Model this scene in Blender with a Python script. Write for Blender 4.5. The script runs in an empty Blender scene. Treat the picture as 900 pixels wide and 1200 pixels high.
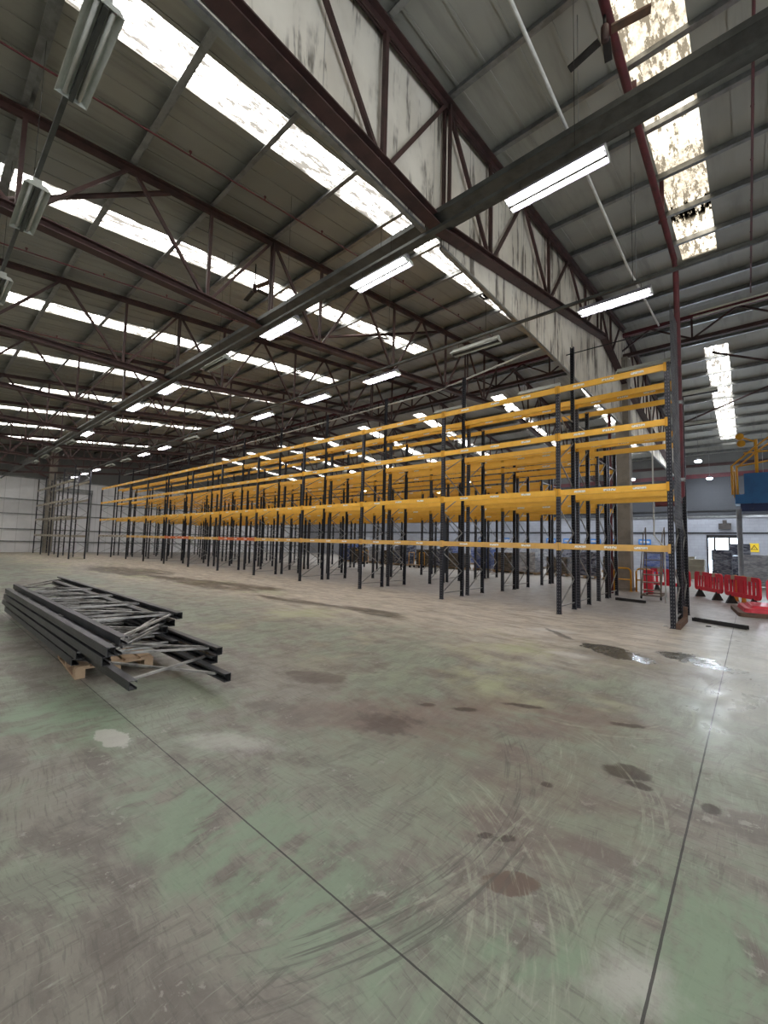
import bpy, math, random
from mathutils import Vector, Matrix
random.seed(7)
SC = bpy.context.scene
COL = SC.collection
PI = math.pi

# ------------------------------------------------------------------ node helpers
class NT:
    def __init__(s, name):
        s.mat = bpy.data.materials.new(name); s.mat.use_nodes = True
        s.t = s.mat.node_tree; s.t.nodes.clear()
        s.out = s.t.nodes.new('ShaderNodeOutputMaterial')
    def n(s, typ, **kw):
        nd = s.t.nodes.new(typ)
        for k, v in kw.items(): setattr(nd, k, v)
        return nd
    def put(s, sock, v):
        if hasattr(v, 'links') or isinstance(v, bpy.types.NodeSocket): s.t.links.new(v, sock)
        elif isinstance(v, (tuple, list)):
            sock.default_value = tuple(v) + ((1.0,) if len(v) == 3 and sock.type == 'RGBA' else ())
        else: sock.default_value = v
    def m(s, op, a, b=None, c=None, clamp=False):
        nd = s.n('ShaderNodeMath', operation=op, use_clamp=clamp)
        s.put(nd.inputs[0], a)
        if b is not None: s.put(nd.inputs[1], b)
        if c is not None: s.put(nd.inputs[2], c)
        return nd.outputs[0]
    def mix(s, f, a, b):
        nd = s.n('ShaderNodeMix', data_type='RGBA')
        s.put(nd.inputs[0], f); s.put(nd.inputs[6], a); s.put(nd.inputs[7], b)
        return nd.outputs[2]
    def coord(s, kind='Object'):
        return s.n('ShaderNodeTexCoord').outputs[kind]
    def scale(s, v, k, rot=(0, 0, 0)):
        nd = s.n('ShaderNodeMapping'); s.put(nd.inputs[0], v)
        nd.inputs['Scale'].default_value = k; nd.inputs['Rotation'].default_value = rot
        return nd.outputs[0]
    def noise(s, v, sc, det=4, rough=.55, dist=0.0):
        nd = s.n('ShaderNodeTexNoise'); s.put(nd.inputs['Vector'], v)
        nd.inputs['Scale'].default_value = sc; nd.inputs['Detail'].default_value = det
        nd.inputs['Roughness'].default_value = rough; nd.inputs['Distortion'].default_value = dist
        return nd.outputs[0]
    def ss(s, v, lo, hi):            # smooth step lo..hi
        nd = s.n('ShaderNodeMapRange', interpolation_type='SMOOTHSTEP')
        s.put(nd.inputs[0], v); nd.inputs[1].default_value = lo; nd.inputs[2].default_value = hi
        return nd.outputs[0]
    def xyz(s, v):
        nd = s.n('ShaderNodeSeparateXYZ'); s.put(nd.inputs[0], v); return nd.outputs
    def bsdf(s, col, rough=.5, metal=0.0, spec=.5, bump=None, bstr=.2, bdist=.01):
        b = s.n('ShaderNodeBsdfPrincipled')
        s.put(b.inputs['Base Color'], col); s.put(b.inputs['Roughness'], rough); s.put(b.inputs['Metallic'], metal)
        b.inputs['Specular IOR Level'].default_value = spec
        if bump is not None:
            bn = s.n('ShaderNodeBump'); bn.inputs['Strength'].default_value = bstr; bn.inputs['Distance'].default_value = bdist
            s.put(bn.inputs['Height'], bump); s.t.links.new(bn.outputs[0], b.inputs['Normal'])
        s.t.links.new(b.outputs[0], s.out.inputs[0]); return b
    def emit(s, col, st):
        e = s.n('ShaderNodeEmission'); s.put(e.inputs[0], col); s.put(e.inputs[1], st)
        s.t.links.new(e.outputs[0], s.out.inputs[0])

M = {}
def painted(name, col, col2, rough=.5, metal=0.0, sc=3.0, spec=.4):
    k = NT(name); v = k.coord()
    f = k.ss(k.noise(v, sc, 5, .65), .38, .68)
    k.bsdf(k.mix(f, col, col2), rough, metal, spec); M[name] = k.mat

painted('galvanised', (.30, .31, .31), (.20, .205, .20), .38, .75, 4)
painted('brace_zinc', (.34, .34, .33), (.22, .22, .21), .42, .6, 4)
painted('truss_oxide', (.072, .036, .033), (.040, .023, .022), .6, 0, 2)
painted('oxide_red', (.13, .028, .034), (.07, .022, .026), .5, 0, 3)
painted('dark_steel', (.020, .020, .021), (.034, .032, .031), .5, .2, 3)
painted('guard_steel', (.16, .165, .18), (.10, .10, .11), .45, .3, 3)
painted('beam_yellow', (.92, .52, .075), (.84, .455, .06), .42, 0, 2.5)
painted('beam_pale', (.74, .44, .12), (.62, .37, .12), .5, 0, 2.5)
painted('beam_orange', (.66, .15, .045), (.55, .16, .05), .5, 0, 2.5)
painted('beam_beige', (.42, .37, .29), (.32, .28, .23), .55, 0, 2.5)
painted('connector_yellow', (.75, .36, .02), (.6, .3, .03), .45, 0, 5)
painted('lamp_reflector', (.20, .19, .225), (.17, .165, .19), .4, 0, 3)
painted('white_enamel', (.62, .62, .60), (.48, .48, .45), .35, 0, 3)
painted('trough_enamel', (.50, .52, .48), (.40, .42, .38), .4, 0, 3)
painted('tray_zinc', (.10, .106, .102), (.065, .068, .066), .45, .6, 3)
painted('concrete_column', (.30, .27, .23), (.21, .19, .165), .8, 0, 2)
painted('pallet_wood', (.46, .33, .21), (.34, .235, .15), .8, 0, 6)
painted('rust_steel', (.16, .09, .06), (.10, .07, .055), .7, .2, 8)
painted('barrier_red', (.85, .040, .075), (.74, .035, .06), .4, 0, 4)
painted('lid_red', (.72, .05, .075), (.60, .03, .055), .35, 0, 4)
painted('reflector_beige', (.50, .36, .26), (.42, .30, .22), .5, 0, 8)
painted('black_rubber', (.015, .015, .016), (.03, .03, .03), .6, 0, 6)
painted('lift_blue', (.012, .115, .30), (.010, .085, .23), .45, 0, 2)
painted('lift_navy', (.010, .025, .10), (.010, .02, .07), .5, 0, 2)
painted('rail_yellow', (.72, .36, .02), (.6, .29, .02), .45, 0, 4)
painted('post_grey', (.30, .32, .36), (.20, .21, .24), .5, .2, 2)
painted('steps_grey', (.25, .21, .17), (.17, .145, .12), .55, .3, 5)
painted('carton_brown', (.26, .19, .13), (.17, .13, .09), .75, 0, 3)
painted('carton_dark', (.075, .065, .06), (.045, .04, .04), .7, 0, 3)
painted('sign_yellow', (.85, .60, .03), (.8, .55, .03), .5, 0, 3)
painted('sign_blue', (.02, .20, .62), (.02, .16, .5), .5, 0, 3)
painted('sign_black', (.01, .01, .01), (.015, .015, .015), .5, 0, 3)
painted('lit_wall_white', (.80, .80, .83), (.70, .70, .74), .5, 0, 1.0)
painted('drum_orange', (.75, .28, .03), (.66, .24, .03), .45, 0, 3)
painted('cabinet_beige', (.36, .34, .27), (.28, .27, .22), .55, 0, 3)

# perforated uprights: light through the punched holes put in as paler dots
def mk_upright():
    k = NT('upright_steel'); v = k.coord(); x, y, z = k.xyz(v)
    zz = k.m('FRACT', k.m('MULTIPLY', z, 1 / .075))
    hz = k.m('LESS_THAN', k.m('ABSOLUTE', k.m('SUBTRACT', zz, .5)), .21)
    hx = k.m('LESS_THAN', k.m('ABSOLUTE', k.m('SUBTRACT', k.m('ABSOLUTE', x), .024)), .008)
    h = k.m('MULTIPLY', hz, hx)
    f = k.ss(k.noise(v, 2.2, 5, .6), .4, .65)
    c = k.mix(f, (.007, .008, .015), (.014, .015, .022))
    c = k.mix(k.m('MULTIPLY', h, .8), c, (.17, .17, .18))
    k.bsdf(c, .42, .1, .5); M['upright_steel'] = k.mat
mk_upright()

# load label stickers: white with a smudge of print
def mk_label():
    k = NT('sticker_white'); v = k.coord()
    f = k.m('GREATER_THAN', k.noise(k.scale(v, (30, 30, 18)), 1.6, 2), .56)
    k.bsdf(k.mix(f, (.85, .84, .80), (.42, .34, .22)), .5); M['sticker_white'] = k.mat
mk_label()

def mk_sheet():
    k = NT('roof_sheet'); v = k.coord()
    streak = k.noise(k.scale(v, (2.2, .18, 1)), 1.0, 5, .6)
    blot = k.noise(v, .35, 4, .6)
    c = k.mix(k.ss(blot, .35, .65), (.37, .365, .325), (.30, .30, .27))
    c = k.mix(k.m('MULTIPLY', k.ss(streak, .5, .75), .6), c, (.17, .17, .15))
    k.bsdf(c, .55, 0, .4); M['roof_sheet'] = k.mat
mk_sheet()

def mk_skylight():
    k = NT('skylight_glaze'); v = k.coord()
    a = k.noise(k.scale(v, (9, 1.6, 1)), 1.0, 6, .7)
    fine = k.noise(k.scale(v, (14, 7, 1)), 1.0, 4, .7)
    big = k.noise(v, .55, 3, .6)
    x, y, z = k.xyz(v); rt_ = k.m('MULTIPLY', k.ss(x, -2.5, -2.0), k.m('MULTIPLY', k.ss(x, 1.5, 1.0), k.ss(y, 20.0, 19.0)))
    cov = k.m('MULTIPLY_ADD', rt_, .30, .42)
    d = k.m('MULTIPLY', k.ss(a, .40, .58), k.ss(big, .25, .50))
    d = k.m('MULTIPLY', k.m('ADD', d, k.m('MULTIPLY', k.ss(fine, .50, .70), .6), clamp=True), k.m('MULTIPLY_ADD', rt_, .05, .69))
    base_d = k.m('MULTIPLY', rt_, k.m('MULTIPLY_ADD', k.ss(big, .30, .62), .20, k.m('MULTIPLY_ADD', k.ss(fine, .35, .65), .10, .38)))
    d = k.m('MAXIMUM', d, base_d)
    x, y, z = k.xyz(v)
    near_end = k.m('MULTIPLY', k.ss(k.m('ADD', y, k.m('MULTIPLY', a, 1.2)), 12.0, 12.9),
                   k.ss(y, 13.4, 12.6))
    d = k.m('MAXIMUM', d, k.m('MULTIPLY', near_end, k.ss(a, .30, .55)))
    c = k.mix(d, (1.0, .975, .925), k.mix(rt_, (.86, .78, .66), (1.0, .80, .50)))
    st = k.m('MULTIPLY', k.m('POWER', k.m('SUBTRACT', 1.0, d), 3.0), SKY)
    k.emit(c, st); M['skylight_glaze'] = k.mat
SKY = 6.0
mk_skylight()

def mk_clad():
    k = NT('cladding_board'); v = k.coord()
    drip = k.noise(k.scale(v, (1, 5.0, .55)), 1.0, 5, .65, .3)
    mould = k.noise(k.scale(v, (1, 1.1, .8)), 1.0, 4, .6)
    d = k.m('MULTIPLY', k.ss(drip, .50, .60), k.ss(mould, .38, .58))
    c = k.mix(k.ss(mould, .3, .7), (.86, .82, .73), (.68, .635, .55))
    c = k.mix(k.m('MULTIPLY', d, .85), c, (.085, .07, .055))
    x, y, z = k.xyz(v)
    seam = k.m('LESS_THAN', k.m('ABSOLUTE', k.m('SUBTRACT', k.m('FRACT', k.m('MULTIPLY', y, .8333)), .5)), .006)
    c = k.mix(k.m('MULTIPLY', seam, .5), c, (.12, .11, .10))
    k.bsdf(c, .75, 0, .2, bump=mould, bstr=.25, bdist=.05); M['cladding_board'] = k.mat
mk_clad()

def mk_block(name, c1, c2, bw, bh, mort, axis):
    k = NT(name); v = k.coord(); x, y, z = k.xyz(v)
    cb = k.n('ShaderNodeCombineXYZ'); k.put(cb.inputs[0], x if axis == 'x' else y); k.put(cb.inputs[1], z)
    br = k.n('ShaderNodeTexBrick'); k.put(br.inputs['Vector'], cb.outputs[0])
    br.inputs['Scale'].default_value = 1.0; br.inputs['Brick Width'].default_value = bw; br.inputs['Row Height'].default_value = bh
    br.inputs['Mortar Size'].default_value = .008
    br.inputs['Color1'].default_value = (*c1, 1); br.inputs['Color2'].default_value = (*c2, 1); br.inputs['Mortar'].default_value = (*mort, 1)
    f = k.ss(k.noise(v, .6, 4, .6), .35, .7)
    cc = k.mix(k.m('MULTIPLY', f, .35), br.outputs[0], (.20, .20, .20))
    cc = k.mix(k.m('GREATER_THAN', z, 4.1), cc, k.mix(.5, (.055, .058, .064), k.mix(.84, br.outputs[0], (.03, .03, .03))))  # upper wall the lamps leave unlit: shade put into its colour
    k.bsdf(cc, .8, 0, .2); M[name] = k.mat
mk_block('block_wall', (.38, .395, .44), (.35, .365, .41), .45, .225, (.30, .31, .345), 'x')

def mk_wallpanel():
    k = NT('wall_panel'); v = k.coord(); x, y, z = k.xyz(v)
    seam = k.m('LESS_THAN', k.m('ABSOLUTE', k.m('SUBTRACT', k.m('FRACT', y), .5)), .02)
    f = k.ss(k.noise(v, .5, 4, .6), .4, .7)
    low = k.mix(k.m('MULTIPLY', f, .5), (.82, .82, .84), (.62, .62, .63))
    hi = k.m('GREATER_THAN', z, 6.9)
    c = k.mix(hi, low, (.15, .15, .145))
    c = k.mix(k.m('MULTIPLY', seam, .3), c, (.2, .2, .2))
    k.bsdf(c, .6, 0, .3); M['wall_panel'] = k.mat
mk_wallpanel()
painted('wall_dark', (.16, .16, .15), (.12, .12, .115), .7, 0, .6)

def mk_wrap(name, c1, c2):
    k = NT(name); v = k.coord()
    a = k.noise(k.scale(v, (2, 2, 5)), 1.4, 5, .65, .6)
    c = k.mix(k.ss(a, .4, .62), c1, c2)
    k.bsdf(c, .22, 0, .8, bump=a, bstr=.8, bdist=.08); M[name] = k.mat
mk_wrap('wrap_white', (.52, .55, .60), (.30, .32, .37))
mk_wrap('wrap_dark', (.035, .04, .075), (.22, .24, .30))
mk_wrap('wrap_brown', (.16, .13, .10), (.06, .055, .05))
mk_wrap('wrap_blue', (.05, .09, .28), (.20, .24, .40))

def emis(name, col, st):
    k = NT(name); k.emit(col, st); M[name] = k.mat
emis('tube_lit', (1.0, .955, 1.0), 20.0)
emis('tube_dim', (1.0, .97, 1.0), 12.0)
emis('lamp_lit', (.82, .90, 1.0), 135.0)
emis('daylight_pane', (.66, .82, 1.0), 3.2)
painted('tube_off', (.62, .62, .58), (.5, .5, .47), .3, 0, 3)

# ------------------------------------------------------------------ floor material
def mk_floor():
    k = NT('floor_concrete'); v = k.coord(); X, Y, Z = k.xyz(v)
    n1 = k.noise(v, .55, 6, .62); n2 = k.noise(v, 2.3, 6, .65); n3 = k.noise(v, 9.0, 6, .7); n4 = k.noise(v, 40, 3, .6)
    scr = k.noise(k.scale(v, (2.2, 26, 1), (0, 0, .55)), 1.0, 5, .7)
    scr2 = k.noise(k.scale(v, (24, 2.0, 1), (0, 0, .35)), 1.0, 5, .7)
    wv = k.n('ShaderNodeTexNoise'); k.put(wv.inputs['Vector'], v); wv.inputs['Scale'].default_value = .9; wv.inputs['Detail'].default_value = 2
    va = k.n('ShaderNodeVectorMath', operation='MULTIPLY_ADD'); k.t.links.new(wv.outputs['Color'], va.inputs[0]); va.inputs[1].default_value = (.42, .42, 0); k.put(va.inputs[2], v)
    W_ = va.outputs[0]
    def scrub(sx, sy, rot, lo, hi, det=4):
        return k.ss(k.noise(k.scale(W_, (sx, sy, 1), (0, 0, rot)), 1.0, det, .68), lo, hi)
    nA = k.noise(k.scale(W_, (1.4, 3.0, 1), (0, 0, .6)), 1.0, 8, .66)
    nB = k.noise(k.scale(W_, (5, 2.2, 1), (0, 0, .35)), 1.0, 8, .66)
    green = k.mix(k.ss(nB, .42, .60), (.222, .256, .190), (.200, .215, .170))
    grey = k.mix(k.ss(nA, .42, .60), (.225, .215, .180), (.150, .135, .115))
    c = k.mix(k.ss(k.m('MULTIPLY_ADD', nA, .5, n1), .70, .80), green, grey)
    c = k.mix(k.m('MULTIPLY', scrub(5, 60, .55, .53, .63), .48), c, (.105, .10, .085))
    c = k.mix(k.m('MULTIPLY', scrub(70, 6, .30, .56, .68), .45), c, (.32, .345, .275))
    c = k.mix(k.m('MULTIPLY', scrub(22, 2.2, .15, .55, .64, 6), .45), c, (.110, .098, .080))
    c = k.mix(k.m('MULTIPLY', scrub(2.0, 18, .75, .58, .68, 6), .45), c, (.30, .30, .245))
    flake = k.m('MULTIPLY', k.ss(n3, .58, .62), k.ss(nA, .50, .56))
    c = k.mix(k.m('MULTIPLY', flake, .6), c, (.34, .335, .29))
    # bare concrete near the racks
    far = k.ss(k.m('ADD', k.m('MULTIPLY_ADD', X, -.06, Y), k.m('MULTIPLY', k.m('SUBTRACT', n1, .5), 5.0)), 4.9, 8.6)
    bare = k.mix(k.ss(nA, .38, .62), (.52, .46, .375), (.36, .315, .26))
    bare = k.mix(k.m('MULTIPLY', k.ss(scr, .52, .72), .5), bare, (.20, .185, .16))
    bare = k.mix(k.m('MULTIPLY', k.ss(k.noise(k.scale(W_, (1.1, 5.5, 1), (0, 0, .15)), 1.0, 7, .7), .50, .62), .6), bare, (.60, .545, .455))
    bare = k.mix(k.m('MULTIPLY', k.ss(k.noise(k.scale(W_, (.8, 6.5, 1), (0, 0, .1)), 1.0, 7, .7), .53, .62), .6), bare, (.20, .165, .135))
    c = k.mix(k.m('MULTIPLY', far, .95), c, bare)
    grn2 = k.m('MULTIPLY', k.ss(n1, .50, .66), k.m('MULTIPLY', k.ss(Y, 3.2, 4.5), k.ss(Y, 9.8, 7.2)))
    c = k.mix(k.m('MULTIPLY', grn2, .68), c, (.36, .39, .23))
    floor_glare = k.m('MULTIPLY', k.ss(X, -1.5, -.2), k.ss(Y, 3.0, 7.0))  # bluish glare from the back of the hall, put into the floor colour
    c = k.mix(k.m('MULTIPLY', floor_glare, .55), c, (.36, .40, .36))
    far2 = k.ss(Y, 10.6, 12.5)
    c = k.mix(k.m('MULTIPLY', far2, .7), c, (.33, .315, .31))
    wn = k.n('ShaderNodeTexNoise'); k.put(wn.inputs['Vector'], v); wn.inputs['Scale'].default_value = 3.2; wn.inputs['Detail'].default_value = 6; wn.inputs['Roughness'].default_value = .66
    wx_ = k.xyz(wn.outputs['Color']); wX = k.m('SUBTRACT', wx_[0], .5); wY = k.m('SUBTRACT', wx_[1], .5)
    def blob(cx, cy, a, b, rot=0.0, soft=.35, amp=.6, ns=None):
        am = max(.9 * b, .25 * a)
        dx = k.m('MULTIPLY_ADD', wX, am * 2.2, k.m('SUBTRACT', X, cx)); dy = k.m('MULTIPLY_ADD', wY, am * 2.2, k.m('SUBTRACT', Y, cy))
        cs, sn = math.cos(rot), math.sin(rot)
        u = k.m('DIVIDE', k.m('MULTIPLY_ADD', dx, cs, k.m('MULTIPLY', dy, sn)), a)
        w = k.m('DIVIDE', k.m('MULTIPLY_ADD', dy, cs, k.m('MULTIPLY', dx, -sn)), b)
        r = k.m('SQRT', k.m('MULTIPLY_ADD', u, u, k.m('MULTIPLY', w, w)))
        r = k.m('ADD', r, k.m('MULTIPLY', k.m('SUBTRACT', n2 if ns is None else ns, .5), amp * 2))
        return k.ss(r, 1 + soft, 1 - soft)
    # brown rubbed area in the middle of the open floor
    br = k.m('MAXIMUM', blob(-2.5, 3.15, .95, .55, .5, .6, .9), blob(-1.7, 4.1, 1.0, .5, .6, .6, .9))
    br = k.m('MAXIMUM', br, k.m('MULTIPLY', blob(-1.35, 3.0, .8, .9, 0, .7, 1.0), .6))
    c = k.mix(k.m('MULTIPLY', k.m('MULTIPLY', br, k.ss(nA, .32, .55)), .80), c, (.185, .145, .122))
    dk = blob(-2.62, 3.05, .38, .24, .5, .25, 1.6, nA)
    dk = k.m('MAXIMUM', dk, blob(-4.05, 3.4, .34, .20, .3, .25, 1.6, nA))
    c = k.mix(k.m('MULTIPLY', dk, .75), c, (.075, .055, .045))
    nS = k.m('MULTIPLY_ADD', n3, .45, k.m('MULTIPLY', nA, .55))
    sp = blob(-2.56, 3.66, .10, .05, .8, .25, 1.1, nS)
    for a in ((-2.21, 3.83, .13, .05, .6), (-1.85, 4.35, .22, .045, .45), (-1.10, 2.35, .075, .035, .9), (-1.19, 2.30, .05, .03, .9),
              (-.74, 3.65, .14, .10, .4), (-.64, 3.52, .07, .05, .2), (-.25, 3.53, .05, .06, .3), (-1.12, 3.06, .05, .035, .5), (-.93, 4.6, .16, .05, .5)):
        sp = k.m('MAXIMUM', sp, blob(a[0], a[1], a[2], a[3], a[4], .25, 1.4, nS))
    c = k.mix(k.m('MULTIPLY', sp, .85), c, (.045, .032, .024))
    patch = blob(-.93, 2.07, .145, .08, .7, .10, .7, nS)
    c = k.mix(k.m('MULTIPLY', patch, .9), c, (.125, .088, .068))
    # patches of surviving green paint and pale spots, part wear, part lamp reflection put into the colour
    gp = k.m('MAXIMUM', blob(-.72, 1.80, .22, .12, .9, .35, .7), blob(-4.7, 1.05, .8, .35, .1, .4, .8))
    gp = k.m('MAXIMUM', gp, blob(-2.1, 1.35, 1.1, .35, .1, .5, .9))
    gp = k.m('MAXIMUM', gp, blob(-.15, 2.3, .25, .6, 0, .5, .9))
    c = k.mix(k.m('MULTIPLY', k.m('MULTIPLY', gp, k.ss(nB, .62, .45)), .8), c, (.20, .278, .186))
    wp = k.m('MAXIMUM', blob(-4.0, 1.24, .24, .085, .15, .12, 1.3, nS), k.m('MULTIPLY', blob(-3.25, 1.85, .34, .11, .5, .7, 1.8, nS), .7))
    wp = k.m('MAXIMUM', wp, k.m('MULTIPLY', blob(-.40, 1.93, .10, .13, -.3, .8, 1.6, nS), .8))
    wp = k.m('MAXIMUM', wp, blob(-3.0, 8.6, .40, .16, .3, .5, .9))
    wp = k.m('MAXIMUM', wp, blob(-2.1, 6.9, .35, .16, .2, .5, .9))
    c = k.mix(k.m('MULTIPLY', wp, .7), c, (.50, .49, .45))
    # tyre scrub arcs: bands of thin curved scratches
    def arc(cx, cy, r0, r1, a0, a1, freq):
        dx = k.m('SUBTRACT', X, cx); dy = k.m('SUBTRACT', Y, cy)
        r = k.m('SQRT', k.m('MULTIPLY_ADD', dx, dx, k.m('MULTIPLY', dy, dy)))
        an = k.m('ARCTAN2', dy, dx)
        band = k.m('MULTIPLY', k.ss(r, r0, r0 + .08), k.ss(r, r1, r1 - .08))
        sec = k.m('MULTIPLY', k.ss(an, a0, a0 + .25), k.ss(an, a1, a1 - .25))
        cb = k.n('ShaderNodeCombineXYZ'); k.put(cb.inputs[0], k.m('MULTIPLY', r, freq * .22)); k.put(cb.inputs[1], k.m('MULTIPLY', an, 1.6 * (r0 + r1) / 2)); cb.inputs[2].default_value = cx + cy
        line = k.ss(k.noise(cb.outputs[0], 1.0, 4, .7), .50, .66)
        return k.m('MULTIPLY', k.m('MULTIPLY', band, sec), line)
    ar = arc(-3.8, 2.75, 2.62, 2.92, -.62, .55, 150)
    ar = k.m('MAXIMUM', ar, arc(-1.95, 2.85, 1.36, 1.62, -.5, 1.2, 150))
    ar = k.m('MAXIMUM', ar, arc(-2.2, 1.2, 1.25, 1.9, -.2, 1.3, 120))
    ar = k.m('MAXIMUM', ar, arc(-1.6, 5.2, .9, 1.25, -1.6, .4, 130))
    ar = k.m('MAXIMUM', ar, arc(-4.9, 4.8, 1.2, 1.7, -1.5, .5, 110))
    c = k.mix(k.m('MULTIPLY', k.m('MULTIPLY', ar, k.ss(n3, .3, .6)), .55), c, (.37, .40, .30))
    dr = arc(-3.4, 2.2, 2.1, 2.5, -.7, .9, 170)
    dr = k.m('MAXIMUM', dr, arc(-.9, 7.6, .9, 1.1, 2.2, 3.9, 90))
    dr = k.m('MAXIMUM', dr, k.m('MULTIPLY', arc(2.8, 6.2, 3.0, 3.35, 2.5, 3.5, 150), .9))
    c = k.mix(k.m('MULTIPLY', dr, .75), c, (.085, .08, .07))
    c = k.mix(k.m('MULTIPLY', k.m('MULTIPLY', k.ss(scr2, .58, .70), k.ss(n1, .42, .6)), .55), c, (.085, .08, .068))
    c = k.mix(k.m('MULTIPLY', k.m('MULTIPLY', k.ss(scr, .60, .72), k.ss(n1, .6, .4)), .45), c, (.30, .31, .25))
    c = k.mix(k.m('MULTIPLY', k.ss(n4, .55, .8), .25), c, (.07, .068, .06))
    # puddles and oil
    pud = blob(-1.72, 7.60, .60, .30, -.45, .14, .9, nA)
    pud = k.m('MAXIMUM', pud, blob(-.82, 8.1, .42, .30, -.3, .18, 1.0, nA))
    pud = k.m('MAXIMUM', pud, blob(-.45, 7.75, .20, .16, 0., .18, .6))
    oil = blob(-2.85, 8.4, .55, .07, -.75, .3, .6)
    nf = k.noise(k.scale(v, (.35, 1.5, 1)), 1.3, 6, .68)
    for a in ((-7.2, 7.55, 1.0, .26, .1), (-6.5, 7.25, .5, .12, .2), (-14.3, 7.6, 2.6, .85, .15), (-23.0, 7.0, 3.6, 1.3, .1), (-18.0, 7.2, 2.4, .5, .1), (-10.0, 7.1, 1.6, .16, .1)):
        oil = k.m('MAXIMUM', oil, blob(*a, .35, 1.5, nf))
    nf2 = k.noise(k.scale(W_, (.9, 4.5, 1), (0, 0, .12)), 1.0, 7, .68)
    oil = k.m('MULTIPLY', oil, k.ss(nf2, .35, .50))
    c = k.mix(k.m('MULTIPLY', oil, .85), c, (.060, .045, .028))
    c = k.mix(k.m('MULTIPLY', pud, .86), c, (.044, .040, .022))
    damp = k.m('MAXIMUM', blob(-9.3, 7.2, 1.6, .35, .1, .4, .9), blob(-1.2, 7.2, 1.2, .6, -.3, .5, .8))
    c = k.mix(k.m('MULTIPLY', damp, .45), c, (.12, .105, .085))
    # saw-cut joints
    j = k.m('MAXIMUM', k.m('LESS_THAN', k.m('ABSOLUTE', k.m('ADD', X, k.m('MULTIPLY_ADD', n3, .006, .333))), .0055),
            k.m('LESS_THAN', k.m('ABSOLUTE', k.m('SUBTRACT', Y, k.m('MULTIPLY_ADD', n3, .006, 1.43))), .0045))
    c = k.mix(k.m('MULTIPLY', j, .9), c, (.022, .022, .02))
    rough = k.m('MULTIPLY_ADD', n2, .35, .24)
    rough = k.m('MULTIPLY_ADD', far, .12, rough)
    rough = k.m('MULTIPLY_ADD', floor_glare, -.20, rough)
    wet = k.m('MAXIMUM', pud, k.m('MULTIPLY', oil, .5))
    rough = k.m('MULTIPLY_ADD', wet, k.m('SUBTRACT', .17, rough), rough)
    rough = k.m('MULTIPLY_ADD', k.ss(nB, .45, .6), .12, rough)
    k.bsdf(c, rough, 0, .45, bump=k.m('MULTIPLY_ADD', nB, .8, n3), bstr=.15, bdist=.01)
    M['floor_concrete'] = k.mat
mk_floor()

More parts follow.
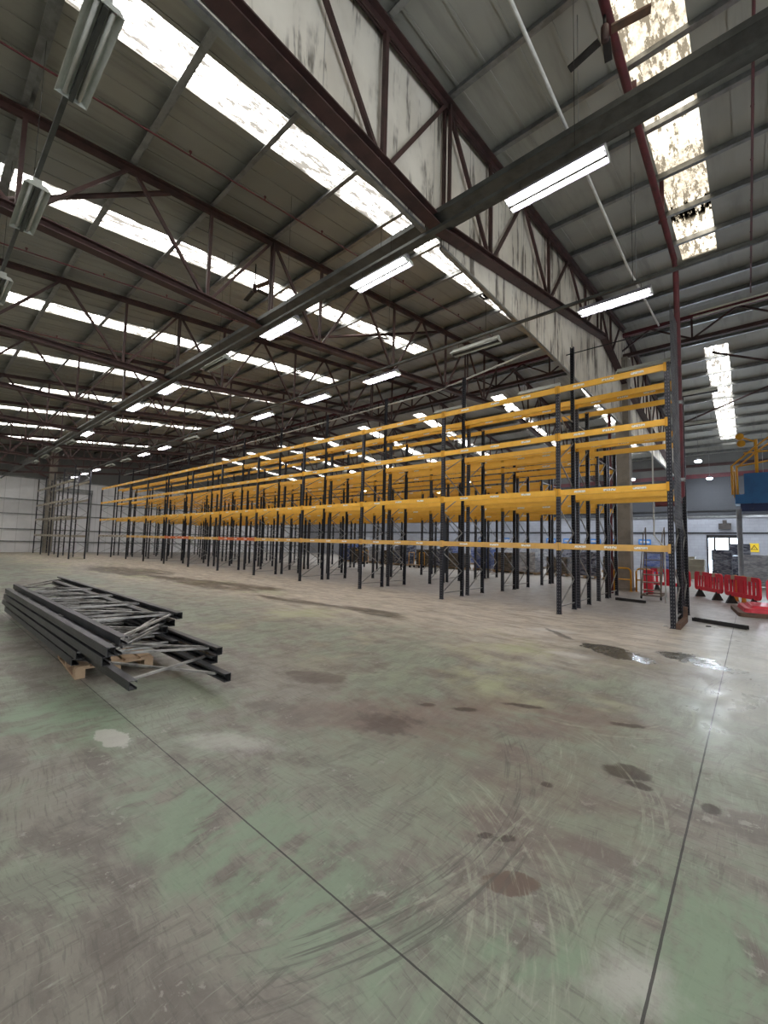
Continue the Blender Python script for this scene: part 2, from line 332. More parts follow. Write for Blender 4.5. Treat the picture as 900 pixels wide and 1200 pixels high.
# ------------------------------------------------------------------ mesh builder
class MB:
    def __init__(s): s.v = []; s.f = []; s.mi = []; s.sm = []
    def add(s, vs, fs, mi=0, sm=False):
        o = len(s.v); s.v += [tuple(p) for p in vs]
        for f in fs: s.f.append([i + o for i in f]); s.mi.append(mi); s.sm.append(sm)
        return s
    def box(s, x0, x1, y0, y1, z0, z1, mi=0):
        vs = [(x, y, z) for z in (z0, z1) for y in (y0, y1) for x in (x0, x1)]
        return s.add(vs, [(0, 2, 3, 1), (4, 5, 7, 6), (0, 1, 5, 4), (2, 6, 7, 3), (0, 4, 6, 2), (1, 3, 7, 5)], mi)
    def bar(s, p, q, w, h, up=(0, 0, 1), mi=0):
        p, q = Vector(p), Vector(q); d = (q - p).normalized(); u = Vector(up)
        if abs(d.dot(u)) > .98: u = Vector((1, 0, 0))
        a = d.cross(u).normalized(); b = a.cross(d)
        vs = []
        for c in (p, q):
            for (i, j) in ((-1, -1), (1, -1), (1, 1), (-1, 1)): vs.append(c + a * (i * w / 2) + b * (j * h / 2))
        return s.add(vs, [(0, 1, 2, 3)[::-1], (4, 5, 6, 7), (0, 1, 5, 4), (1, 2, 6, 5), (2, 3, 7, 6), (3, 0, 4, 7)], mi)
    def sweep(s, pts, r, n=8, mi=0, cap=True):      # round tube along a polyline
        pts = [Vector(p) for p in pts]; rings = []
        for i, p in enumerate(pts):
            d = ((pts[min(i + 1, len(pts) - 1)] - pts[max(i - 1, 0)])).normalized()
            u = Vector((0, 0, 1)) if abs(d.z) < .9 else Vector((1, 0, 0))
            a = d.cross(u).normalized(); b = a.cross(d)
            rings.append([p + a * (r * math.cos(2 * PI * k / n)) + b * (r * math.sin(2 * PI * k / n)) for k in range(n)])
        vs = [q for R in rings for q in R]; fs = []
        for i in range(len(pts) - 1):
            for k in range(n): fs.append((i * n + k, i * n + (k + 1) % n, (i + 1) * n + (k + 1) % n, (i + 1) * n + k))
        if cap: fs += [tuple(range(n))[::-1], tuple(range((len(pts) - 1) * n, len(pts) * n))]
        return s.add(vs, fs, mi, True)
    def lathe(s, prof, c=(0, 0, 0), n=16, mi=0):
        vs = []; fs = []
        for (r, z) in prof:
            for k in range(n): vs.append((c[0] + r * math.cos(2 * PI * k / n), c[1] + r * math.sin(2 * PI * k / n), c[2] + z))
        for i in range(len(prof) - 1):
            for k in range(n): fs.append((i * n + k, i * n + (k + 1) % n, (i + 1) * n + (k + 1) % n, (i + 1) * n + k))
        fs += [tuple(range(n))[::-1], tuple(range((len(prof) - 1) * n, len(prof) * n))]
        return s.add(vs, fs, mi, True)
    def extrude(s, poly, p, q, up=(0, 0, 1), mi=0):  # closed 2-D outline (a, b) run from p to q
        p, q = Vector(p), Vector(q); d = (q - p).normalized(); u = Vector(up)
        a = d.cross(u).normalized(); b = a.cross(d); n = len(poly)
        vs = [c + a * x + b * y for c in (p, q) for (x, y) in poly]
        fs = [(i, (i + 1) % n, n + (i + 1) % n, n + i) for i in range(n)] + [tuple(range(n))[::-1], tuple(range(n, 2 * n))]
        return s.add(vs, fs, mi)
    def data(s, name, mats):
        me = bpy.data.meshes.new(name); me.from_pydata(s.v, [], s.f)
        for m in (mats if isinstance(mats, (list, tuple)) else [mats]): me.materials.append(M[m])
        me.polygons.foreach_set('material_index', s.mi); me.polygons.foreach_set('use_smooth', s.sm)
        me.update(); return me
    def build(s, name, mats, parent=None, loc=(0, 0, 0), rotz=0):
        return link(name, s.data(name, mats), parent, loc, rotz)

def link(name, me, parent=None, loc=(0, 0, 0), rotz=0):
    o = bpy.data.objects.new(name, me); COL.objects.link(o); o.location = loc; o.rotation_euler = (0, 0, rotz)
    if parent is not None: o.parent = parent
    return o
def tag(o, label=None, cat=None, group=None, kind=None):
    if label: o['label'] = label
    if cat: o['category'] = cat
    if group: o['group'] = group
    if kind: o['kind'] = kind
    return o
def empty(name, loc=(0, 0, 0), rotz=0, parent=None):
    o = link(name, None, parent, loc, rotz); o.empty_display_size = .2; return o
def struct(o): o['kind'] = 'structure'; return o
def ordinal(i): return ['first', 'second', 'third', 'fourth', 'fifth', 'sixth', 'seventh', 'eighth', 'ninth', 'tenth', 'eleventh', 'twelfth', 'thirteenth', 'fourteenth', 'fifteenth', 'sixteenth'][i]

# ------------------------------------------------------------------ building shell
X0, X1, YN, YB, YR = -50.0, 9.0, -7.0, 38.6, 19.3
def roofz(y): return 8.8 + .112 * y if y <= YR else 8.8 + .112 * YR - .112 * (y - YR)

struct(MB().box(X0 - .3, X1 + .3, YN - .3, YB + .3, -.3, 0).build('floor', 'floor_concrete'))
BAY = 5.4
SKX = [(-.90 - BAY * i - .40, -.90 - BAY * i + .42) for i in range(-1, 9)]
SKX[2] = (-6.80, -6.06)
SKX[3] = (-11.55, -10.80)
SK_Y = ((-5.2, 15.0), (22.6, 35.6))
# roof sheeting with openings for the skylights
def roof_sheet():
    mb = MB()
    def panel(xa, xb, ya, yb):
        za, zb = roofz(ya), roofz(yb)
        mb.add([(xa, ya, za), (xb, ya, za), (xb, yb, zb), (xa, yb, zb), (xa, ya, za + .06), (xb, ya, za + .06), (xb, yb, zb + .06), (xa, yb, zb + .06)],
               [(0, 3, 2, 1), (4, 5, 6, 7), (0, 1, 5, 4), (1, 2, 6, 5), (2, 3, 7, 6), (3, 0, 4, 7)])
        x = math.ceil(xa / .5) * .5
        while x < xb - .05:                             # standing seams
            mb.bar((x, ya, za - .006), (x, yb, zb - .006), .045, .02)
            x += .5
    xs = sorted([X0 - .3, X1 + .3] + [e for p in SKX for e in p])
    for (ya, yb) in ((YN - .3, SK_Y[0][0]), (SK_Y[0][1], YR), (YR, SK_Y[1][0]), (SK_Y[1][1], YB + .3)): panel(xs[0], xs[-1], ya, yb)
    for i in range(0, len(xs) - 1, 2):
        for (ya, yb) in SK_Y: panel(xs[i], xs[i + 1], ya, yb)
    return mb
struct(roof_sheet().build('ceiling', 'roof_sheet'))
w = 1
for (xa, xb) in SKX:
    for (ya, yb) in SK_Y:
        mb = MB(); za, zb = roofz(ya) + .03, roofz(yb) + .03
        nn = 12; vs = []; fs = []
        for i in range(nn + 1):                          # shallow corrugations
            x = xa + (xb - xa) * i / nn; dz = .018 * (i % 2)
            vs += [(x, ya, za + dz), (x, yb, zb + dz)]
        for i in range(nn): fs.append((2 * i, 2 * i + 1, 2 * i + 3, 2 * i + 2))
        mb.add(vs, fs)
        struct(mb.build('window_%d' % w, 'skylight_glaze')); w += 1
# walls
struct(MB().box(X0 - .3, X0, YN - .3, YB + .3, 0, 11.2).build('wall_left', 'wall_panel'))
wr = MB().box(X1, X1 + .3, YN - .3, -3.5, 0, 11.2).box(X1, X1 + .3, 5.5, YB + .3, 0, 11.2).box(X1, X1 + .3, -3.5, 5.5, 5.2, 11.2)   # added dock doorway, out of view, admitting sky to brighten this side
struct(wr.build('wall_right', 'wall_panel'))
struct(MB().box(X1 - .06, X1, -3.65, -3.5, 0, 5.35).box(X1 - .06, X1, 5.5, 5.65, 0, 5.35).box(X1 - .06, X1, -3.65, 5.65, 5.2, 5.4).build('added_doorway', 'dark_steel'))
struct(MB().box(X0, X1, YN - .3, YN, 0, 8.2).build('wall_front', 'wall_panel'))
wb = MB().box(X0, -2.42, YB, YB + .3, 0, 7.2).box(-.55, X1, YB, YB + .3, 0, 7.2).box(-2.42, -.55, YB, YB + .3, 2.78, 7.2)
wb.box(X0, X1, YB, YB + .3, 7.2, 8.9, 1)
struct(wb.build('wall_back', ['block_wall', 'wall_dark']))
# rails along the walls
t = 1
for z in (.99, 2.10, 3.50, 4.82, 6.85):
    struct(MB().box(X0, X0 + .09, YN, YB, z - .05, z + .05).build('trim_%d' % t, 'galvanised')); t += 1
for z, h, m in ((2.98, .10, 'dark_steel'), (4.16, .14, 'galvanised'), (4.60, .07, 'dark_steel'), (7.2, .3, 'oxide_red'), (8.0, .2, 'truss_oxide')):
    struct(MB().box(X0, X1, YB - .08, YB, z - h / 2, z + h / 2).build('trim_%d' % t, m)); t += 1
# back door opening: frame, bright pane and dark posts
d = struct(MB().box(-2.42, -2.32, YB - .05, YB + .25, 0, 2.78).box(-.65, -.55, YB - .05, YB + .25, 0, 2.78).box(-2.42, -.55, YB - .05, YB + .25, 2.62, 2.84).build('door_1', 'dark_steel'))
MB().box(-2.32, -.65, YB + .12, YB + .14, 0, 2.62).build('door_pane', 'daylight_pane', d)
MB().box(-2.02, -1.90, YB + .0, YB + .11, 0, 2.62).box(-1.20, -1.08, YB + .0, YB + .11, 0, 2.62).build('door_mullion', 'dark_steel', d)
# added white slatted panel: lamp-lit zone of the end wall put into its colour
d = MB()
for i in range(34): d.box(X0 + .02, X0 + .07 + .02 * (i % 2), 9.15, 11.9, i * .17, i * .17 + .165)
d = struct(d.build('lit_wall_panel', 'lit_wall_white'))
MB().box(X0 + .02, X0 + .16, 9.0, 9.15, 0, 6.0).box(X0 + .02, X0 + .16, 11.9, 12.05, 0, 6.0).box(X0 + .02, X0 + .3, 9.0, 12.05, 5.78, 6.2).build('lit_wall_frame', 'galvanised', d)

# purlins (Z section), one object each
py = [.8 + 1.6 * k for k in range(-4, 12)]; py = [y for y in py if y < YR - .2] + [2 * YR - y for y in py if y < YR - .2 and 2 * YR - y < YB]
zsec = [(-.085, 0), (.005, 0), (.005, -.165), (.085, -.165), (.085, -.18), (-.005, -.18), (-.005, -.015), (-.085, -.015)]
for i, y in enumerate(sorted(py)):
    struct(MB().extrude(zsec, (X0, y, roofz(y) - .012), (X1, y, roofz(y) - .012)).build('purlin_beam', 'galvanised'))

# ------------------------------------------------------------------ roof trusses
def angle_bar(mb, p, q, w):      # rolled angle: two thin legs
    p, q = Vector(p), Vector(q)
    mb.bar(p, q, w, w, (1, 0, 0))
def truss(label, x, bot, far=False, scale=1.0):
    """bot: bottom-chord height as a function of y on the near slope"""
    S = lambda y: 2 * YR - y if far else y
    T = empty('roof_truss', (x, 0, 0)); tag(T, label, 'roof truss', 'red oxide roof trusses')
    top = lambda y: roofz(y) - .19 - .075
    ya, yb = -6.9, YR - .35
    pts = [ya, yb]
    mb = MB()
    for sx in (-.055, .055): mb.bar((sx, S(ya), top(ya) + .05), (sx, S(yb), top(yb) + .05), .10, .025); mb.bar((sx * .3, S(ya), top(ya)), (sx * .3, S(yb), top(yb)), .02, .15)
    mb.build('top_chord', 'truss_oxide', T)
    knots = bot(None)
    mb = MB()
    for (y0, y1) in zip(knots[:-1], knots[1:]):
        z0, z1 = bot(y0), bot(y1)
        for dz in (-.075, .065): mb.bar((0, S(y0), z0 + dz), (0, S(y1), z1 + dz), .20, .022)
        mb.bar((0, S(y0), z0), (0, S(y1), z1), .03, .14)
    mb.build('bottom_chord', 'truss_oxide', T)
    k = -3
    n = -5.6
    while n < YR - 1:
        tn = n - 1.6, n + 1.6
        zb = bot(n) + .05; h = top(n) - zb
        if n > -5.7 and h > .3:
            for sx in (-.03,): MB().bar((0, S(n), zb), (0, S(n), top(n)), .065, .065).build('web_post', 'truss_oxide', T)
            if top(tn[0]) - zb > .2 and tn[0] > ya: MB().bar((.0, S(n - .08), zb), (.0, S(tn[0] + .05), top(tn[0])), .06, .06).build('web_diagonal', 'truss_oxide', T)
            if tn[1] < yb: MB().bar((.0, S(n + .08), zb), (.0, S(tn[1] - .05), top(tn[1])), .06, .06).build('web_diagonal', 'truss_oxide', T)
            if abs(n - 4.0) < .1 or abs(n - 13.6) < .1:
                q = n + 1.6
                MB().bar((-.05, S(q), bot(q) + .05), (-.05, S(q), top(q)), .05, .05).bar((.06, S(q), bot(q) + .05), (.06, S(q), top(q)), .05, .05).build('splice_post', 'truss_oxide', T)
        n += 3.2
    return T
def bot_std(y):
    if y is None: return [-6.9, 5.6, YR - .35]
    return 6.92 if y < 5.6 else 6.92 + .112 * (y - 5.6)
def bot_clad(y):
    if y is None: return [-6.9, 5.45, 15.7, 18.95]
    if y <= 5.45: return 6.88
    if y <= 15.7: return 6.88 + (9.12 - 6.88) * (y - 5.45) / (15.7 - 5.45)
    return 9.12 - .62 * (y - 15.7) / 3.25
TX = [-3.7, -8.9, -14.4, -19.8, -25.2, -30.6, -36.0, -41.4, -46.8]
wherenear = ['deep dark red roof truss with pale stained cladding right behind its webs',
             'open dark red roof truss next beyond the pale clad one, above first two lit lamps',
             'second open roof truss beyond the pale clad one', 'third open roof truss beyond the pale clad one',
             'fourth open roof truss beyond the pale clad one', 'fifth open roof truss beyond the pale clad one',
             'sixth open roof truss beyond the pale clad one', 'next to last open roof truss before the far grey end wall',
             'last open roof truss, closest to the far grey end wall']
for i, x in enumerate(TX): truss(wherenear[i], x, bot_clad if i == 0 else bot_std)
for i, x in enumerate(TX[:6]):
    truss(['dark roof truss behind the concrete column, against the continued pale cladding', 'dark roof truss on the back roof slope, first left of the concrete column',
           'dark roof truss on the back roof slope, second left of the concrete column', 'dark roof truss on the back roof slope, third left of the concrete column',
           'dark roof truss on the back roof slope, fourth left of the concrete column', 'dark roof truss on the back roof slope, fifth left of the concrete column'][i], x, bot_std if i else bot_std, far=True)
# pale cladding curtain behind the first truss
mb = MB(); xa, xb = -3.86, -3.82
prof = [(YN, 6.74), (5.17, 6.74), (5.17, 7.05), (5.67, 7.05), (5.67, 6.74), (YB, 6.74), (YB, roofz(YB)), (YR, roofz(YR)), (YN, roofz(YN))]
n_ = len(prof)
for (ya, yb, za) in ((YN, 5.17, 6.74), (5.17, 5.67, 7.05), (5.67, YR, 6.74), (YR, YB, 6.74)):
    P_ = [(ya, za), (yb, za), (yb, roofz(yb)), (ya, roofz(ya))]
    mb.add([(xa, y, z) for y, z in P_] + [(xb, y, z) for y, z in P_], [(0, 1, 2, 3)[::-1], (4, 5, 6, 7), (0, 1, 5, 4), (2, 3, 7, 6)])
o = mb.build('smoke_curtain', 'cladding_board'); tag(o, 'pale mould-stained cladding curtain hanging behind the nearest roof truss', 'smoke curtain')
for (ya, yb) in ((YN, 5.17), (5.67, YB)): MB().box(-3.88, -3.80, ya, yb, 6.70, 6.75).build('edge_trim', 'galvanised', o)
# column and the lattice girder along the ridge
MB().box(-4.08, -3.60, 19.06, 19.54, 0, 9.6).box(-4.14, -3.54, 19.0, 19.6, 0, .12).build('concrete_column', 'concrete_column')
tag(bpy.data.objects['concrete_column'], 'square bare concrete column rising behind the open end of the racking', 'column')
c2 = MB().box(-49.1, -48.5, 8.25, 8.85, 0, 9.5).build('concrete_column', 'concrete_column'); tag(c2, 'grey column standing in front of the far left end wall', 'column')
MB().bar((-48.8, 6.5, 7.7), (-48.8, 8.3, 6.9), .16, .16).build('knee_brace', 'truss_oxide', c2)
G = empty('lattice_girder', (0, YR, 0)); tag(G, 'long dark red lattice girder running along the ridge over the concrete column', 'girder')
MB().bar((X0, 0, 10.62), (-3.89, 0, 10.62), .16, .14).bar((-3.79, 0, 10.62), (X1, 0, 10.62), .16, .14).build('top_chord', 'oxide_red', G)
MB().bar((X0, 0, 9.72), (-3.89, 0, 9.72), .16, .14).bar((-3.79, 0, 9.72), (X1, 0, 9.72), .16, .14).build('bottom_chord', 'truss_oxide', G)
x = X1 - 1.0; i = 0
while x > X0 + 2.7:
    MB().bar((x, 0, 9.76 if i % 2 else 10.58), (x - 1.35, 0, 10.58 if i % 2 else 9.76), .06, .06).build('web_diagonal', 'truss_oxide', G)
    if i % 2: MB().bar((x, 0, 9.76), (x, 0, 10.58), .06, .06).build('web_post', 'truss_oxide', G)
    x -= 1.35; i += 1
# diagonal wind braces in the roof plane
def wind(label, p, q):
    o = MB().sweep([(p[0], p[1], roofz(p[1]) - .32), (q[0], q[1], roofz(q[1]) - .32)], .05, 8).build('wind_brace', 'truss_oxide')
    tag(o, label, 'brace', 'round wind braces under the roof')
wind('round brown brace tube slanting left from the second truss near the photo edge', (-8.9, 3.1), (-14.4, -1.8))
wind('round brown brace tube slanting between second and third trusses above the second lamp row', (-8.9, 13.2), (-14.4, 8.3))
for nm, p, q in (('dark brace slanting under the back roof slope right of the tall red pipe', (-1.0, 22.5), (3.8, 27.5)), ('dark brace rising to the right beside the back skylight', (-2.8, 30.5), (2.2, 26.0))):
    wind(nm, p, q)
# ------------------------------------------------------------------ services under the roof
def pipe_along_y(name, label, x, y0, y1, off, r, mat, cat, heads=0):
    mb = MB().sweep([(x, y0, roofz(y0) - off), (x, y1, roofz(y1) - off)], r, 8)
    o = mb.build(name, mat); tag(o, label, cat)
    y = y0 + 1.0; k = 0
    while heads and y < y1:
        MB().lathe([(.012, 0), (.012, .05), (.03, .055), (.03, .07)], (x, y, roofz(y) - off + r), 8).build('sprinkler_head', mat, o); y += heads
    return o
pipe_along_y('sprinkler_pipe', 'thin red sprinkler pipe under the roof left of the clad truss', -7.72, -6, 15.5, .30, .016, 'oxide_red', 'pipe', 1.6)
pipe_along_y('sprinkler_pipe', 'thin red sprinkler pipe under the roof between second and third trusses', -12.9, -6, 15.5, .52, .016, 'oxide_red', 'pipe', 1.6)
pipe_along_y('sprinkler_pipe', 'thin red sprinkler pipe under the roof between third and fourth trusses', -18.3, -6, 15.5, .52, .016, 'oxide_red', 'pipe', 1.6)
pipe_along_y('sprinkler_pipe', 'thin red sprinkler pipe right of the right-hand skylight', .26, -6, 18.5, .32, .022, 'oxide_red', 'pipe', 1.6)
mp = [(-1.26, -6.5, 7.68), (-1.26, 5.0, 8.95), (-1.24, 11.85, 8.98), (-1.22, 12.12, 8.88), (-1.205, 12.19, 8.6), (-1.205, 12.19, 2.95), (-1.24, 12.19, 2.83), (-1.32, 12.19, 2.78), (-1.75, 12.19, 2.78)]
o = MB().sweep(mp, .062, 12).build('main_pipe', 'oxide_red'); tag(o, 'thick dark red main pipe along the roof that drops beside the tall rack posts', 'pipe')
for y in (5.4, 7.6, 10.6): MB().sweep([(-1.26, y, 8.95), (-1.26, y, 8.99)], .085, 12).box(-1.30, -1.22, y - .02, y + .02, 8.95, roofz(y) - .05).build('pipe_clamp', 'oxide_red', o)
for z in (3.3, 5.2): MB().lathe([(.074, 0), (.074, .09)], (-1.205, 12.19, z), 12).build('pipe_collar', 'galvanised', o)
o = MB().sweep([(-3.95, 17.5, 8.8), (-3.95, 17.5, 0)], .06, 12).build('down_pipe', 'oxide_red'); tag(o, 'dark red vertical pipe in front of the concrete column', 'pipe')
o = MB().sweep([(-1.70, -6, 7.2), (-1.66, 9, 7.2), (-1.55, 11.9, 7.2)], .022, 8).build('conduit_pipe', 'white_enamel'); tag(o, 'thin pale conduit crossing above the two right-hand lamps', 'conduit')
for y in (1.5, 5.9, 9.9): MB().sweep([(-1.67, y, 7.2), (-1.67, y, roofz(y) - .05)], .006, 6).build('hanger_rod', 'galvanised', o)
o = MB().sweep([(-4.4, 13, 8.1), (-9.0, 13.0, 7.5), (-20, 13.0, 7.4), (-44, 13.0, 7.4)], .03, 8).build('conduit_pipe', 'white_enamel'); tag(o, 'pale conduit sloping above the top yellow beams left of the cladding', 'conduit')
for y, lb, z in ((15.1, 'pale horizontal pipe to the right of the tall rack posts, upper', 8.65), (14.2, 'pale horizontal pipe just under the roof right of the red pipe', 8.35)):
    o = MB().sweep([(-1.1, y, z), (8.9, y, z)], .025, 8).build('conduit_pipe', 'white_enamel'); tag(o, lb, 'conduit')
# flat dark bracket arms hung on the main pipe and in the roof bay
def arm_bracket(label, x, y, z, s=1.0, rod=None):
    E_ = empty('bracket_arms', (x, y, z)); tag(E_, label, 'bracket')
    MB().lathe([(.035 * s, -.12), (.05 * s, -.10), (.05 * s, .10), (.03 * s, .12)], n=10).build('hub', 'truss_oxide', E_)
    MB().bar((.08 * s, 0, 0), (.52 * s, .10 * s, .02), .11 * s, .03, mi=0).build('arm', 'rust_steel', E_)
    MB().bar((-.07 * s, 0, -.06), (-.48 * s, .05 * s, -.10), .10 * s, .03).build('arm', 'dark_steel', E_)
    MB().bar((0, .07 * s, 0), (-.05, .42 * s, .05), .10 * s, .03).build('arm', 'dark_steel', E_)
    MB().sweep([(0, 0, .1), (0, 0, rod or roofz(y) - z - .1)], .02, 6).build('hanger_rod', 'dark_steel', E_)
arm_bracket('dark bracket with flat arms fixed to the red main pipe below the skylight', -1.28, 5.75, 8.62, 1.0, .27)
arm_bracket('dark bracket with flat arms hanging in front of the second skylight band', -10.2, 5.9, 8.65, 1.2)

# cable tray above the first lamp row
Tt = empty('cable_tray', (0, 5.42, 6.92)); tag(Tt, 'wide perforated grey cable tray running above the nearest lit lamp row', 'cable tray')
MB().box(X0, X1, -.21, .21, 0, .006).box(X0, X1, -.215, -.205, 0, .09).box(X0, X1, .205, .215, 0, .09).build('tray_channel', 'tray_zinc', Tt)
mb = MB(); x = -14.0
while x < 2.0: mb.box(x, x + .05, -.19, .19, .09, .098); x += .10
for yy in (-.19, -.06, .06, .19): mb.box(-14.0, 2.0, yy - .008, yy + .008, .088, .094)
mb.build('tray_cover', 'tray_zinc', Tt)
mb = MB()
for i in range(6): mb.sweep([(X0, -.15 + .06 * i, .03), (X1, -.15 + .06 * i, .03)], .02, 6)
mb.build('cable', 'black_rubber', Tt)
x = .6
while x > -48:
    for yy in (-.22,): MB().sweep([(x, yy, 0), (x, yy, roofz(5.42 + yy) - 6.98)], .004, 6).build('hanger_rod', 'dark_steel', Tt)
    x -= 5.4

# ------------------------------------------------------------------ lamps
def fixture_meshes():
    L = .61
    sec = [(-.145, -.055), (-.10, .0), (-.045, .012), (-.045, .065), (.045, .065), (.045, .012), (.10, .0), (.145, -.055), (.139, -.055), (.097, -.006), (-.097, -.006), (-.139, -.055)]
    hs = MB().extrude(sec, (-L, 0, 0), (L, 0, 0)).box(-.03, .03, -.01, .01, .065, .085).box(-L, L, -.02, .02, -.078, .0, 1)  # last box: dark strip standing in for the shadow gap between tubes
    ec = MB().extrude([(-.145, -.057), (-.10, .0), (.10, .0), (.145, -.057)], (0, 0, 0), (.008, 0, 0))
    tb = MB().sweep([(-L + .03, 0, 0), (L - .03, 0, 0)], .019, 10)
    return hs, ec, tb
hs, ec, tb = fixture_meshes()
FX = {}
for st in ('lit', 'dim', 'off'):
    FX[st] = (hs.data('housing', ['trough_enamel' if st == 'off' else 'lamp_reflector', 'tray_zinc']), ec.data('end_cap', 'trough_enamel'), tb.data('tube', 'tube_' + st))
def fixture(x, y, z, st, label, group, up=.35):
    F = empty('strip_light', (x, y, z)); tag(F, label, 'strip light', group)
    H, E_, T_ = FX[st]
    link('housing', H, F); link('end_cap', E_, F, (.61, 0, 0)); link('end_cap', E_, F, (-.618, 0, 0))
    for yy in (-.062, .062): link('tube', T_, F, (0, yy, -.035))
    for xx in (-.45, .45): MB().sweep([(xx, 0, .065), (xx, 0, up)], .005, 6).build('hanger_rod', 'dark_steel', F)
def lamp_row(y, z, xs, states, rowname, up):
    nl = nu = 0
    for x, s in zip(xs, states):
        if s == 'off': nu += 1; lb = '%s unlit strip light from the near end of %s' % (ordinal(nu - 1), rowname)
        else: nl += 1; lb = '%s glowing strip light from the near end of %s' % (ordinal(nl - 1), rowname)
        fixture(x, y, z, s, lb, 'strip lights in ' + rowname, up)
def fill_lamps():  # added lit lamps, out of view, to brighten the right-hand side
    for rn, y in (('the cable tray row', 5.13), ('the row over the racking front', 8.55), ('the row behind the camera', -3.2)):
        for i, x in enumerate((1.25, 4.25, 7.2)):
            fixture(x, y, 6.36, 'lit', '%s added glowing strip light toward the right-hand wall in %s' % (ordinal(i), rn), 'strip lights in ' + rn, .19)
    for i, x in enumerate((-1.75, -4.7, -7.7, -10.6)):
        fixture(x, -3.2, 6.36, 'lit', '%s glowing strip light toward the far wall in the added row behind the camera' % ordinal(i), 'strip lights in the row behind the camera', .19)
fill_lamps()
def trunk(label, y, z, xa, xb, wd=.06):
    o = MB().box(xa, xb, -wd / 2, wd / 2, 0, .05).build('lighting_trunking', 'tray_zinc', None, (0, y, z)); tag(o, label, 'trunking')
    x = xb - 1.5
    while x > xa:
        MB().sweep([(x, 0, .05), (x, 0, roofz(y) - z - .02)], .004, 6).build('hanger_rod', 'dark_steel', o); x -= 3.0
xsA = [-1.75, -4.73, -7.70, -10.65, -13.65, -16.60, -19.7, -22.8, -25.8, -28.8, -31.8, -34.8]
lamp_row(5.13, 6.36, xsA, ['lit', 'lit', 'lit', 'off', 'lit', 'lit', 'off', 'lit', 'off', 'off', 'off', 'off'], 'the cable tray row', .19)
trunk('slim grey trunking carrying the lamp row under the wide cable tray', 5.13, 6.55, X0, X1, .09)
xsB = [-1.82, -4.77, -7.74, -10.62, -13.75, -16.75, -19.8, -22.9, -25.8, -28.8, -31.8, -34.8, -37.8, -40.8]
lamp_row(8.55, 6.36, xsB, ['lit', 'off', 'lit', 'lit', 'lit', 'lit', 'off', 'lit', 'lit', 'off', 'off', 'lit', 'lit', 'lit'], 'the row over the racking front', .19)
trunk('slim grey trunking carrying the lamp row over the racking front', 8.55, 6.55, X0, X1)
lamp_row(.82, 6.36, [-4.73, -7.68, -10.75], ['off'] * 3, 'the left row at the photo edge', .19)
trunk('slim grey trunking of the added lamp row behind the camera', -3.2, 6.55, X0, X1, .05)
trunk('slim grey trunking between the unlit lamps at the left photo edge', .82, 6.55, X0, X1, .05)
lamp_row(12.2, 6.36, [-1.93, -4.64, -7.75], ['off'] * 3, 'the row over the top yellow beams', .3)
lamp_row(15.2, 6.36, [-1.2], ['off'], 'the first row behind the tall posts', .3)
lamp_row(18.95, 6.36, [-1.4], ['off'], 'the second row behind the tall posts', .3)
def high_bay(x, y, z, label):
    H = empty('high_bay_lamp', (x, y, z)); tag(H, label, 'high bay lamp', 'round high bay lamps at the back')
    MB().lathe([(.06, .14), (.10, .10), (.16, .02), (.17, 0), (.16, -.01)], n=18).build('lamp_body', 'post_grey', H)
    MB().lathe([(.16, -.012), (.16, -.05), (.10, -.09)], n=18).build('lamp_lens', 'lamp_lit', H)
    MB().sweep([(0, 0, .14), (0, 0, max(.3, roofz(y) - z - .05))], .01, 6).build('hanger_rod', 'galvanised', H)
high_bay(-2.12, 29.5, 6.8, 'bright round lamp right of the tall rack posts, upper one')
high_bay(-2.02, 36.6, 6.75, 'small bright round lamp right of the tall rack posts, lower one')
high_bay(-11.8, 29.2, 6.85, 'bright round lamp seen between the yellow beams')
high_bay(.70, 34.0, 4.25, 'bright lamp under the blue lift basket at the photo edge')
for i, (hx, hy) in enumerate(((-6.5, 35.5), (-17.5, 30.5), (-23.5, 35.0), (-29.0, 30.0), (-12.5, 35.5), (-36.0, 31.0), (3.5, 31.0))):  # added high bays, mostly out of sight, to brighten the back wall
    high_bay(hx, hy, 6.9, '%s of the added round lamps mostly hidden behind the yellow beams' % ordinal(i))

# ------------------------------------------------------------------ pallet racking
def upright_mesh(h):
    w, dp, t, lip = .10, .075, .004, .022
    sec = [(-w / 2, 0), (w / 2, 0), (w / 2, dp), (w / 2 - lip, dp), (w / 2 - lip, dp - t), (w / 2 - t, dp - t), (w / 2 - t, t), (-w / 2 + t, t), (-w / 2 + t, dp - t), (-w / 2 + lip, dp - t), (-w / 2 + lip, dp), (-w / 2, dp)]
    mb = MB(); n = len(sec)
    vs = [(x, y, z) for z in (.006, h) for (x, y) in sec]
    mb.add(vs, [(i, (i + 1) % n, n + (i + 1) % n, n + i) for i in range(n)] + [tuple(range(n))[::-1], tuple(range(n, 2 * n))])
    mb.box(-.065, .065, -.012, .095, 0, .008)
    return mb.data('upright', 'upright_steel')
UP = {}
def get_up(h):
    if h not in UP: UP[h] = upright_mesh(h)
    return UP[h]
BR = {}
def get_brace(dy, dz, flat=False):
    key = (round(dy, 3), round(dz, 3))
    if key not in BR: BR[key] = MB().bar((0, 0, 0), (0, dy, dz), .03, .022).data('brace', 'brace_zinc')
    return BR[key]
def frame(parent, x, dep, hf, hr, first=.18):
    F = empty('upright_frame', (x, 0, 0), 0, parent)
    link('upright', get_up(hf), F); link('upright', get_up(hr), F, (0, dep, 0), PI)
    z = first; side = 0; a, b = .055, dep - .055
    h = min(hf, hr) - .15
    link('brace', get_brace(b - a, 0), F, (0, a, z))
    while z + .62 < h:
        dy = (b - a) * (1 if side == 0 else -1)
        link('brace', get_brace(dy, .62), F, (0, a if side == 0 else b, z)); z += .62; side ^= 1
    link('brace', get_brace(b - a, 0), F, (0, a, z))
BM = {}
